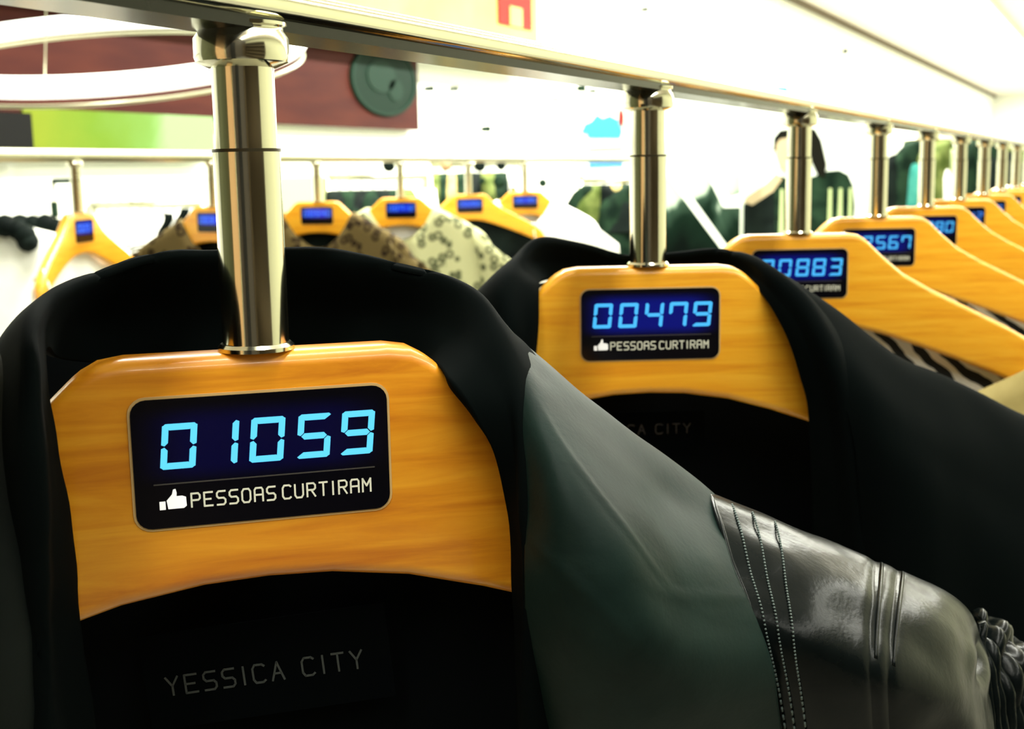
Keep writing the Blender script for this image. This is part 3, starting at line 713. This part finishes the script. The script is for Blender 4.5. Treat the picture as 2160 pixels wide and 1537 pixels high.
blouse(bh[5], 'cream_blouse', 'cream blouse at the right end of the second rail', offwhite_cloth, seed=6)

# ---------------------------------------------------------------- signs on the left wall
def wall_board(name, x0, y0, x1, y1, X, m, label, cat, th=.04, part='panel', smooth_bottom=None):
    a = on_x(x0, y1, X); b_ = on_x(x1, y1, X); c = on_x(x0, y0, X); d_ = on_x(x1, y0, X)
    zb = (a.z+b_.z)/2; zt = (c.z+d_.z)/2
    t_ = thing(name, (X, a.y, zb), 0, label, cat)
    boxobj(part, (0, (b_.y-a.y)/2, (zt-zb)/2), (th, b_.y-a.y, zt-zb), m, t_)
    return t_, b_.y-a.y, zt-zb
SX = -3.95
t_, wd_, ht_ = wall_board('maroon_sign', -120, 40, 878, 258, SX, maroon, 'long maroon sign with a round dark green emblem at its end', 'sign')
pc = on_x(803, 170, SX); cy_, cz_ = pc.y-t_.location.y, pc.z-t_.location.z
ry = (on_x(873, 170, SX).y-on_x(733, 170, SX).y)/2
rz_ = (on_x(803, 95, SX).z-on_x(803, 247, SX).z)/2
def disc(name, t_, cy_, cz_, ry, rz_, x, th, m, r0=0.0, n=40):
    bm = bmesh.new(); A = []
    for xx in (x, x+th):
        A.append([bm.verts.new((xx, cy_+ry*math.cos(2*PI*i/n), cz_+rz_*math.sin(2*PI*i/n))) for i in range(n)])
        A.append([bm.verts.new((xx, cy_+r0*ry*math.cos(2*PI*i/n), cz_+r0*rz_*math.sin(2*PI*i/n))) for i in range(n)] if r0 else None)
    o0, i0, o1, i1 = A
    for i in range(n):
        j = (i+1) % n; bm.faces.new((o0[i], o0[j], o1[j], o1[i]))
        if r0: bm.faces.new((i0[i], i0[j], i1[j], i1[i])); bm.faces.new((o1[i], o1[j], i1[j], i1[i])); bm.faces.new((o0[i], o0[j], i0[j], i0[i]))
    if not r0: bm.faces.new(o0); bm.faces.new(o1)
    return obj(name, bm, m, t_)
e_ = disc('emblem', t_, cy_, cz_, ry, rz_, .02, .012, emblem_g); e_['label'] = 'round dark green emblem'
disc('emblem_ring', e_, cy_, cz_, ry*.97, rz_*.97, .032, .005, emblem_l, .93)
disc('emblem_mark', e_, cy_-ry*.12, cz_+rz_*.1, ry*.42, rz_*.45, .032, .005, emblem_l)
disc('emblem_mark', e_, cy_+ry*.3, cz_-rz_*.25, ry*.22, rz_*.3, .032, .005, emblem_l)
t2, wd_, ht_ = wall_board('lime_banner', 52, 238, 452, 335, SX+.02, lime, 'lime green banner under the maroon sign', 'banner', .02)
t2, wd_, ht_ = wall_board('black_sign_box', -140, 236, 54, 333, SX+.04, black_m, 'black box at the left end of the lime banner', 'box', .1)
t3, wd_, ht_ = wall_board('pale_green_sign', -200, -160, 1128, 68, -3.86, pale_lime, 'pale yellow-green sign board above the rail', 'sign', .05)
ya = on_x(1042, 20, -3.86).y-t3.location.y; yb = on_x(1112, 20, -3.86).y-t3.location.y; zc0 = on_x(1075, 57, -3.86).z-t3.location.z; zc1 = on_x(1075, -20, -3.86).z-t3.location.z
lg = boxobj('red_logo', (.03, (ya+yb)/2, (zc0+zc1)/2), (.012, yb-ya, zc1-zc0), red_m, t3); lg['label'] = 'red square logo with a pale arch'
bm = bmesh.new(); box(bm, (.038, (ya+yb)/2, zc0+(zc1-zc0)*.27), (.006, (yb-ya)*.36, (zc1-zc0)*.54)); obj('logo_arch', bm, pale_lime, lg)
boxobj('bottom_trim', (.01, wd_/2, -.03), (.08, wd_+.05, .06), white_m, t3); boxobj('end_clip', (.03, wd_+.05, -.06), (.05, .06, .05), olive_m, t3)
for q in range(3): tube('hanger_rod', [(0, wd_*(.2+.3*q), ht_), (0, wd_*(.2+.3*q), CEIL-t3.location.z)], .006, steel, t3)
for tt, hh in ((t_, 1.0),): 
    for q in range(3): tube('hanger_rod', [(0, .5+1.0*q, .5), (0, .5+1.0*q, CEIL-tt.location.z)], .006, steel, tt)

# ring pendant lamp
rc = at(228, 103, 3.3)
t_ = thing('ring_lamp', rc, 0, 'large white ring lamp hanging in front of the maroon sign', 'lamp')
Rr = 395*3.3/F_; tilt = math.radians(15.5)
vdir = Vector((CF[0], CF[1], 0)).normalized(); sdir = Vector((CR[0], CR[1], 0)).normalized()
def ringpts(R, dz, n=72):
    return [sdir*R*math.cos(2*PI*i/n)+vdir*R*math.sin(2*PI*i/n)*math.cos(tilt)+Vector((0, 0, dz+R*math.sin(2*PI*i/n)*math.sin(tilt))) for i in range(n)]
tube('lit_ring', ringpts(Rr, 0), .028, lamp_m, t_, 12, True, .026)
tube('rim', ringpts(Rr*1.03, -.040), .005, steel, t_, 8, True)
for i in range(3):
    q = ringpts(Rr, 0)[i*24+6]; tube('cable', [q, (q.x*.02, q.y*.02, CEIL-rc.z-.03)], .0015, steel, t_, 6)
lathe('canopy', [(.06, CEIL-rc.z-.04), (.06, CEIL-rc.z-.001)], white_m, t_, 24)

# pale column, wall spotlights
pl = on_x(590, 420, -3.7); pl2 = on_x(682, 420, -3.7)
t_ = thing('pale_column', (-3.84, (pl.y+pl2.y)/2, 0), 0, 'pale green column behind the nearest chrome neck', 'column')
boxobj('shaft', (0, 0, .74), (.3, pl2.y-pl.y, 1.42), pale_green_m, t_); boxobj('base', (0, 0, .03), (.36, pl2.y-pl.y+.06, .06), white_m, t_)
SPL = ['just right of the maroon sign end', 'second to the right of the maroon sign', 'alone below the two beside the maroon sign', 'larger of the pair left of the second chrome neck', 'smaller of the pair left of the second chrome neck', 'tiny one under the rail left of the second neck', 'top of the picture above the second neck', 'high above the fourth chrome neck']
for i, (x, y, r) in enumerate([(905, 187, 6), (957, 188, 5), (1025, 272, 7), (1226, 186, 8), (1250, 192, 5), (1170, 210, 4), (1360, 20, 5), (1783, 108, 6)]):
    p = on_x(x, y, WALLX+.06); rr = r*depth(p)/F_
    t_ = thing('wall_spotlight', p, 0, 'small dark wall spotlight, '+SPL[i], 'light', 'small round spotlights on the white wall')
    bm = bmesh.new(); bmesh.ops.create_cone(bm, cap_ends=True, segments=14, radius1=rr*.8, radius2=rr, depth=.06); bmesh.ops.rotate(bm, matrix=Matrix.Rotation(PI/2, 3, 'Y'), verts=bm.verts[:]); obj('head', bm, darkgreen_m, t_)
    boxobj('mount', (-.045, 0, 0), (.03, rr*.6, rr*.6), steel, t_)

# ---------------------------------------------------------------- distant posters
def facing_board(name, x0, y0, x1, y1, Z, m, label, cat, th=.03, legs=True):
    """an upright board standing square to the picture"""
    a = at(x0, y1, Z); b_ = at(x1, y1, Z); w = (Vector((b_.x, b_.y, 0))-Vector((a.x, a.y, 0))).length; h = (at(x0, y0, Z).z-a.z)
    t_ = thing(name, (a.x, a.y, a.z), CH, label, cat)
    boxobj('panel', (w/2, th/2, h/2), (w, th, h), m, t_, 0)
    if legs:
        for q in (.12, .88): boxobj('leg', (w*q, th/2+.012, -a.z/2+h*.15), (.025, .02, a.z+h*.3-.002), steel, t_)
    else: tube('hanger_rod', [(w/2, th/2, h), (w/2, th/2, CEIL-a.z)], .004, steel, t_)
    return t_, w, h
def flat(t_, name, poly, w, h, m, y=-.004, th=.004, parent=None):
    bm = bmesh.new(); extr(bm, [(px*w, pz*h) for px, pz in poly], y, y+th); return obj(name, bm, m, parent or t_)
def circ(cx, cz, rx, rz2, n=20, a0=0, a1=360): return [(cx+rx*math.cos(math.radians(a0+(a1-a0)*i/n)), cz+rz2*math.sin(math.radians(a0+(a1-a0)*i/n))) for i in range(n if a1-a0 == 360 else n+1)]
t_, w, h = facing_board('wall_poster', 1212, 225, 1332, 372, 6.0, poster_w, 'white poster with a cyan splash and a blue text bar', 'poster')
flat(t_, 'cyan_splash', [(.12, .62), (.22, .60), (.25, .54), (.80, .53), (.84, .62), (.80, .78), (.62, .86), (.50, .82), (.40, .88), (.30, .78), (.18, .74)], w, h, cyan_m)
flat(t_, 'red_tip', circ(.82, .82, .05, .13), w, h, red_m, -.009)
flat(t_, 'text_bar', [(.25, .12), (.85, .13), (.85, .27), (.25, .26)], w, h, blue_m)
flat(t_, 'text_line', [(.25, .36), (.85, .37), (.85, .41), (.25, .40)], w, h, steel)
# green car-window poster with lines, and a woman beside it
grad = mat('poster_green_fade', (.1, .2, .12), .8, spec=.03)
t4, N, L, b = nt(grad); tc = N.new('ShaderNodeTexCoord'); sp = N.new('ShaderNodeSeparateXYZ'); L.new(tc.outputs['Generated'], sp.inputs[0])
nz = noise_node(grad, tc.outputs['Generated'], 2.2, 2, .5, .4)
ad = N.new('ShaderNodeMath'); ad.operation = 'MULTIPLY_ADD'; L.new(nz, ad.inputs[0]); ad.inputs[1].default_value = .9; L.new(sp.outputs[2], ad.inputs[2])
L.new(ramp(grad, ad.outputs[0], [(.55, (.0015, .0035, .0025)), (.80, (.004, .012, .007)), (.93, (.03, .06, .04)), (1.0, (.40, .50, .40))]), b.inputs['Base Color'])
Zp = 6.2
t_, w, h = facing_board('green_poster', 1396, 205, 1560, 560, Zp, poster_w, 'dark green and white picture poster with pale slanting lines', 'poster')
gp = flat(t_, 'picture', [(0, 0), (1, 0), (1, .56), (.72, .70), (.0, .74)], w, h, grad, -.006, .005)
flat(t_, 'pale_line', [(.03, .55), (.08, .60), (.93, .05), (.86, .03)], w, h, poster_w, -.010, .003)
flat(t_, 'pale_line', [(.42, .68), (.52, .69), (.86, .40), (1, .42), (1, .34), (.78, .34)], w, h, poster_w, -.010, .003)
t_, w, h = facing_board('fashion_poster', 1562, 215, 1828, 560, 6.5, poster_w, 'fashion poster of a dark-haired woman in green behind a chrome neck', 'poster')
def pp(x, y): return ((x-1562)/266., (560-y)/345.)
wom = flat(t_, 'dress', [pp(*q) for q in ((1630, 560), (1634, 470), (1628, 410), (1632, 385), (1644, 372), (1660, 378), (1680, 384), (1708, 376), (1740, 364), (1765, 362), (1784, 372), (1795, 395), (1800, 440), (1796, 500), (1806, 560))], w, h, darkgreen_m, -.006, .005)
for (xa, xb) in ((1640, 1652), (1668, 1678), (1742, 1752), (1762, 1775), (1786, 1793)):
    flat(t_, 'dress_stripe', [pp(*q) for q in ((xa, 558), (xb, 558), ((xa+xb)/2+3, 400), ((xa+xb)/2-3, 400))], w, h, pale_green_m, -.009, .003, wom)
flat(t_, 'hair', [pp(*q) for q in ((1626, 320), (1628, 292), (1640, 278), (1680, 272), (1712, 276), (1726, 300), (1738, 350), (1734, 378), (1720, 372), (1700, 330), (1640, 318))], w, h, hair_m, -.012, .005)
flat(t_, 'face', [pp(*q) for q in ((1632, 308), (1640, 296), (1662, 292), (1690, 300), (1694, 330), (1680, 362), (1660, 372), (1640, 356), (1632, 330))], w, h, skin_m, -.015, .003)
flat(t_, 'arm', [pp(*q) for q in ((1634, 366), (1646, 378), (1628, 404), (1585, 432), (1566, 426), (1572, 414), (1612, 388))], w, h, skin_m, -.013, .004)
flat(t_, 'bag', [pp(*q) for q in ((1566, 430), (1630, 404), (1634, 500), (1620, 558), (1566, 558))], w, h, blackcloth2, -.011, .003)
t_, w, h = facing_board('small_cyan_sign', 1632, 184, 1662, 214, 7.5, cyan_m, 'small cyan square sign above the rail', 'sign', legs=False)
flat(t_, 'border', [(0, 0), (1, 0), (1, .1), (0, .1)], w, h, blue_m)

# ---------------------------------------------------------------- distant racks of clothes
ORD = ['first', 'second', 'third', 'fourth', 'fifth', 'sixth', 'seventh', 'eighth', 'ninth', 'tenth', 'eleventh', 'twelfth', 'thirteenth', 'fourteenth', 'fifteenth', 'sixteenth']
def ordl(i, nm, where): return nm+' garment, '+ORD[i]+' from the left on the '+where
def far_rack(x0, y0, x1, y1, Z, label, posts=True, topz=None):
    a = at(x0, y0, Z); b_ = at(x1, y1, Z); zz = (a.z+b_.z)/2
    t_ = thing('clothes_rack', (a.x, a.y, 0), 0, label, 'rack')
    d = Vector((b_.x-a.x, b_.y-a.y, 0)); tube('rail_bar', [(0, 0, zz), d*.5+Vector((0, 0, zz)), d+Vector((0, 0, zz))], .012, steel, t_, 8)
    for q in (Vector((0, 0, 0)), d):
        tube('post', [q+Vector((0, 0, .004)), q+Vector((0, 0, zz))], .014, steel, t_, 8); boxobj('foot', (q.x, q.y, .012), (.5, .05, .022), steel, t_)
    return a, b_, zz, t_
def far_garment(p, rz, w, h, m, label, group, seed=0, top=.05, name='hanging_garment', cat='garment'):
    t_ = thing(name, p, rz, label, cat, group)
    def f(u, v_):
        a = 2*PI*u; k = v_; ww = w/2*(.18+.82*min(1, k*5)**.6)*(1+.12*k); dd = .05+.02*k+.008*math.sin(a*5+seed)*k
        sl = -.10*min(1, k*5)
        return (ww*math.cos(a)*(1+.05*math.sin(3*a+seed)*k), dd*math.sin(a), -top+(sl if k < .2 else -.10)-(h-.10)*max(0, k-.2)/.8)
    sheet('cloth', t_, m, f, 28, 14)
    tube('hook', [(0, 0, -top), (0, 0, -.012), (.01, 0, .003), (.02, 0, -.004)], .003, steel, t_, 6)
    return t_
# racks (rail end pixels, depth)
a, b_, zz, _ = far_rack(690, 372, 905, 374, 4.6, 'slim rack of dark clothes behind the leopard blouse')
spec = [(715, blackcloth2, .30), (738, darkgreen_m, .34), (762, blackcloth2, .30), (786, darkgreen_m, .36), (812, blackcloth2, .34), (836, darkgreen_m, .30), (868, olive_m, .25), (890, offwhite_cloth, .4)]
for i, (x, m, hh) in enumerate(spec):
    k = (x-690)/215.; p = a.lerp(b_, k); p.z = zz+.012
    far_garment(p, math.atan2(b_.y-a.y, b_.x-a.x)+PI/2+.35*math.sin(i*2.1), .25, .8, m, ordl(i, {id(olive_m): 'olive', id(darkgreen_m): 'dark green', id(blackcloth2): 'charcoal', id(offwhite_cloth): 'white'}[id(m)], 'slim rack behind the leopard blouse'), 'clothes on the slim rack', i, top=.06)
a, b_, zz, _ = far_rack(905, 346, 1100, 345, 5.2, 'rack with dark and yellowish clothes in the middle distance')
for i, (x, m) in enumerate([(920, olive_m), (938, darkgreen_m), (952, khaki_m), (975, darkgreen_m), (1000, blackcloth2), (1030, olive_m), (1058, darkgreen_m), (1085, offwhite_cloth)]):
    k = (x-905)/195.; p = a.lerp(b_, k); p.z = zz+.012
    nm = {id(olive_m): 'olive', id(darkgreen_m): 'dark green', id(khaki_m): 'khaki', id(blackcloth2): 'charcoal', id(offwhite_cloth): 'white'}[id(m)]
    far_garment(p, math.atan2(b_.y-a.y, b_.x-a.x)+PI/2+.3*math.sin(i*3), .30, .30+.1*(i % 3), m, ordl(i, nm, 'middle distance rack'), 'clothes on the middle distance rack', i, top=.05)
# round hats on hooks
for i, (x, y, r, m) in enumerate([(820, 349, 12, blackcloth2), (1012, 350, 11, blackcloth2), (1057, 349, 9, blackcloth2), (1053, 384, 11, darkgreen_m), (1017, 381, 6, darkgreen_m), (1145, 386, 8, darkgreen_m), (1083, 401, 6, olive_m), (940, 350, 10, brown_m)]):
    Z = 5.05 if x > 880 else 4.45; p = at(x, y, Z); rr = r*Z/F_
    t_ = thing('round_hat', p, CH, ['dark round hat above the slim rack', 'large dark round hat above the fourth blue display', 'dark round hat right of the large one', 'dark green hat below the pair of dark hats', 'small dark green hat, lower left of the pair', 'dark green hat nearest the second chrome neck', 'olive round hat, lowest of the hats', 'brown round hat on the middle distance rack'][i], 'hat', 'round dark hats in the middle distance')
    bm = bmesh.new(); bmesh.ops.create_uvsphere(bm, u_segments=16, v_segments=8, radius=rr); bmesh.ops.scale(bm, vec=(1, .6, 1), verts=bm.verts[:]); obj('crown', bm, m, t_, True)
    bm = bmesh.new(); bmesh.ops.create_cone(bm, cap_ends=True, segments=20, radius1=rr*1.15, radius2=rr*1.15, depth=.008); bmesh.ops.rotate(bm, matrix=Matrix.Rotation(PI/2, 3, 'X'), verts=bm.verts[:]); bmesh.ops.translate(bm, vec=(0, rr*.3, 0), verts=bm.verts[:]); obj('brim', bm, m, t_)
# left rack: thin rail with hooks, striped and white clothes
a, b_, zz, _ = far_rack(190, 433, 425, 431, 4.2, 'thin rack at the far left with white clothes')
for i in range(10):
    k = .05+i*.1; p = a.lerp(b_, k); p.z = zz+.012
    m = zebra if i in (5, 6, 8) else offwhite_cloth
    far_garment(p, math.atan2(b_.y-a.y, b_.x-a.x)+PI/2-.5, .30, .8, m, ordl(i, 'zebra striped' if m is zebra else 'white', 'thin far left rack'), 'clothes on the thin far left rack', i, top=.04)
for i, (x, y) in enumerate([(345, 490), (378, 480), (400, 500)]):
    p = at(x, y, 3.9); t_ = thing('dark_scarf', p, CH, ['leftmost', 'middle', 'rightmost'][i]+' of three dark scarves over white clothes at the far left', 'scarf', 'dark scarves over white clothes')
    sheet('cloth', t_, blackcloth2, lambda u, v_, s=i: ((u-.5)*.03+.035*(.5-v_)+.006*math.sin(v_*9+s), .008*math.sin(u*9), (.5-v_)*.12), 8, 12)
# white coats with dark fur collars at the far left edge
for i, (x, y, Z) in enumerate([(-10, 470, 3.6), (75, 470, 3.8)]):
    p = at(x, y-34, Z)
    t_ = far_garment(p, CH+.2, .55, .9, offwhite_cloth, ['white coat with dark fur collar at the left edge', 'white coat with dark fur collar, second from the left edge'][i], 'white coats with fur collars', i, top=.05, name='white_coat', cat='coat')
    bm = bmesh.new()
    for k in range(9):
        an = PI*(k/8); r_ = bmesh.ops.create_icosphere(bm, subdivisions=2, radius=.032+.006*math.sin(k*3))
        bmesh.ops.translate(bm, vec=(.095*math.cos(an), -.07, -.10+.05*math.sin(an)), verts=r_['verts'])
    obj('fur_collar', bm, blackcloth2, t_, True)
# T-shaped stand
p = at(112, 382, 4.0)
t_ = thing('garment_stand', (p.x, p.y, 0), CH, 'slim steel stand with a short dark arm at the left', 'stand')
tube('post', [(0, 0, .004), (0, 0, p.z)], .007, steel, t_); boxobj('arm', (.04, 0, p.z), (.085, .014, .016), darkgreen_m, t_); boxobj('clip', (0, -.005, p.z-.09), (.018, .02, .05), darkgreen_m, t_); lathe('base', [(.12, 0), (.12, .01), (.01, .02)], steel, t_, 20)
# clothes under the small white poster
a, b_, zz, _ = far_rack(1225, 380, 1395, 380, 5.6, 'rack under the cyan splash poster')
for i, (x, m, w_, h_) in enumerate([(1238, darkgreen_m, .2, .3), (1255, olive_m, .2, .7), (1275, blackcloth2, .26, .22), (1300, khaki_m, .2, .6), (1318, darkgreen_m, .26, .6)]):
    k = (x-1225)/170.; p = a.lerp(b_, k); p.z = zz+.012
    nm = {id(olive_m): 'olive', id(darkgreen_m): 'dark green', id(khaki_m): 'khaki', id(blackcloth2): 'charcoal'}[id(m)]
    far_garment(p, CH+.5*math.sin(i*2.0), w_, h_, m, ordl(i, nm, 'rack under the cyan splash poster'), 'clothes under the cyan splash poster', i, top=.03)
# rack at the right, between the hanger necks
a, b_, zz, _ = far_rack(1860, 285, 2160, 300, 7.0, 'long rack of green and black clothes seen between the far necks')
rs = [(1880, offwhite_cloth, .5), (1897, blackcloth2, .9), (1912, teal_m, .28), (1925, darkgreen_m, .8), (1945, olive_m, .4), (1962, offwhite_cloth, .8), (1990, olive_m, .35), (2005, pale_green_m, .6), (2022, brown_m, .4), (2048, darkgreen_m, .5), (2062, blackcloth2, .45), (2078, olive_m, .7), (2096, darkgreen_m, .6), (2112, blackcloth2, .8), (2128, offwhite_cloth, .6), (2145, olive_m, .7)]
for i, (x, m, h_) in enumerate(rs):
    k = (x-1860)/300.; p = a.lerp(b_, k); p.z = zz+.012
    nm = {id(olive_m): 'olive', id(darkgreen_m): 'dark green', id(teal_m): 'teal', id(brown_m): 'brown', id(pale_green_m): 'pale green', id(blackcloth2): 'charcoal', id(offwhite_cloth): 'white'}[id(m)]
    far_garment(p, CH+.9*math.sin(i*2.3), .28, h_+.1, m, ordl(i, nm, 'long rack between the far necks'), 'clothes on the long rack', i, top=.02+.05*(i % 3))
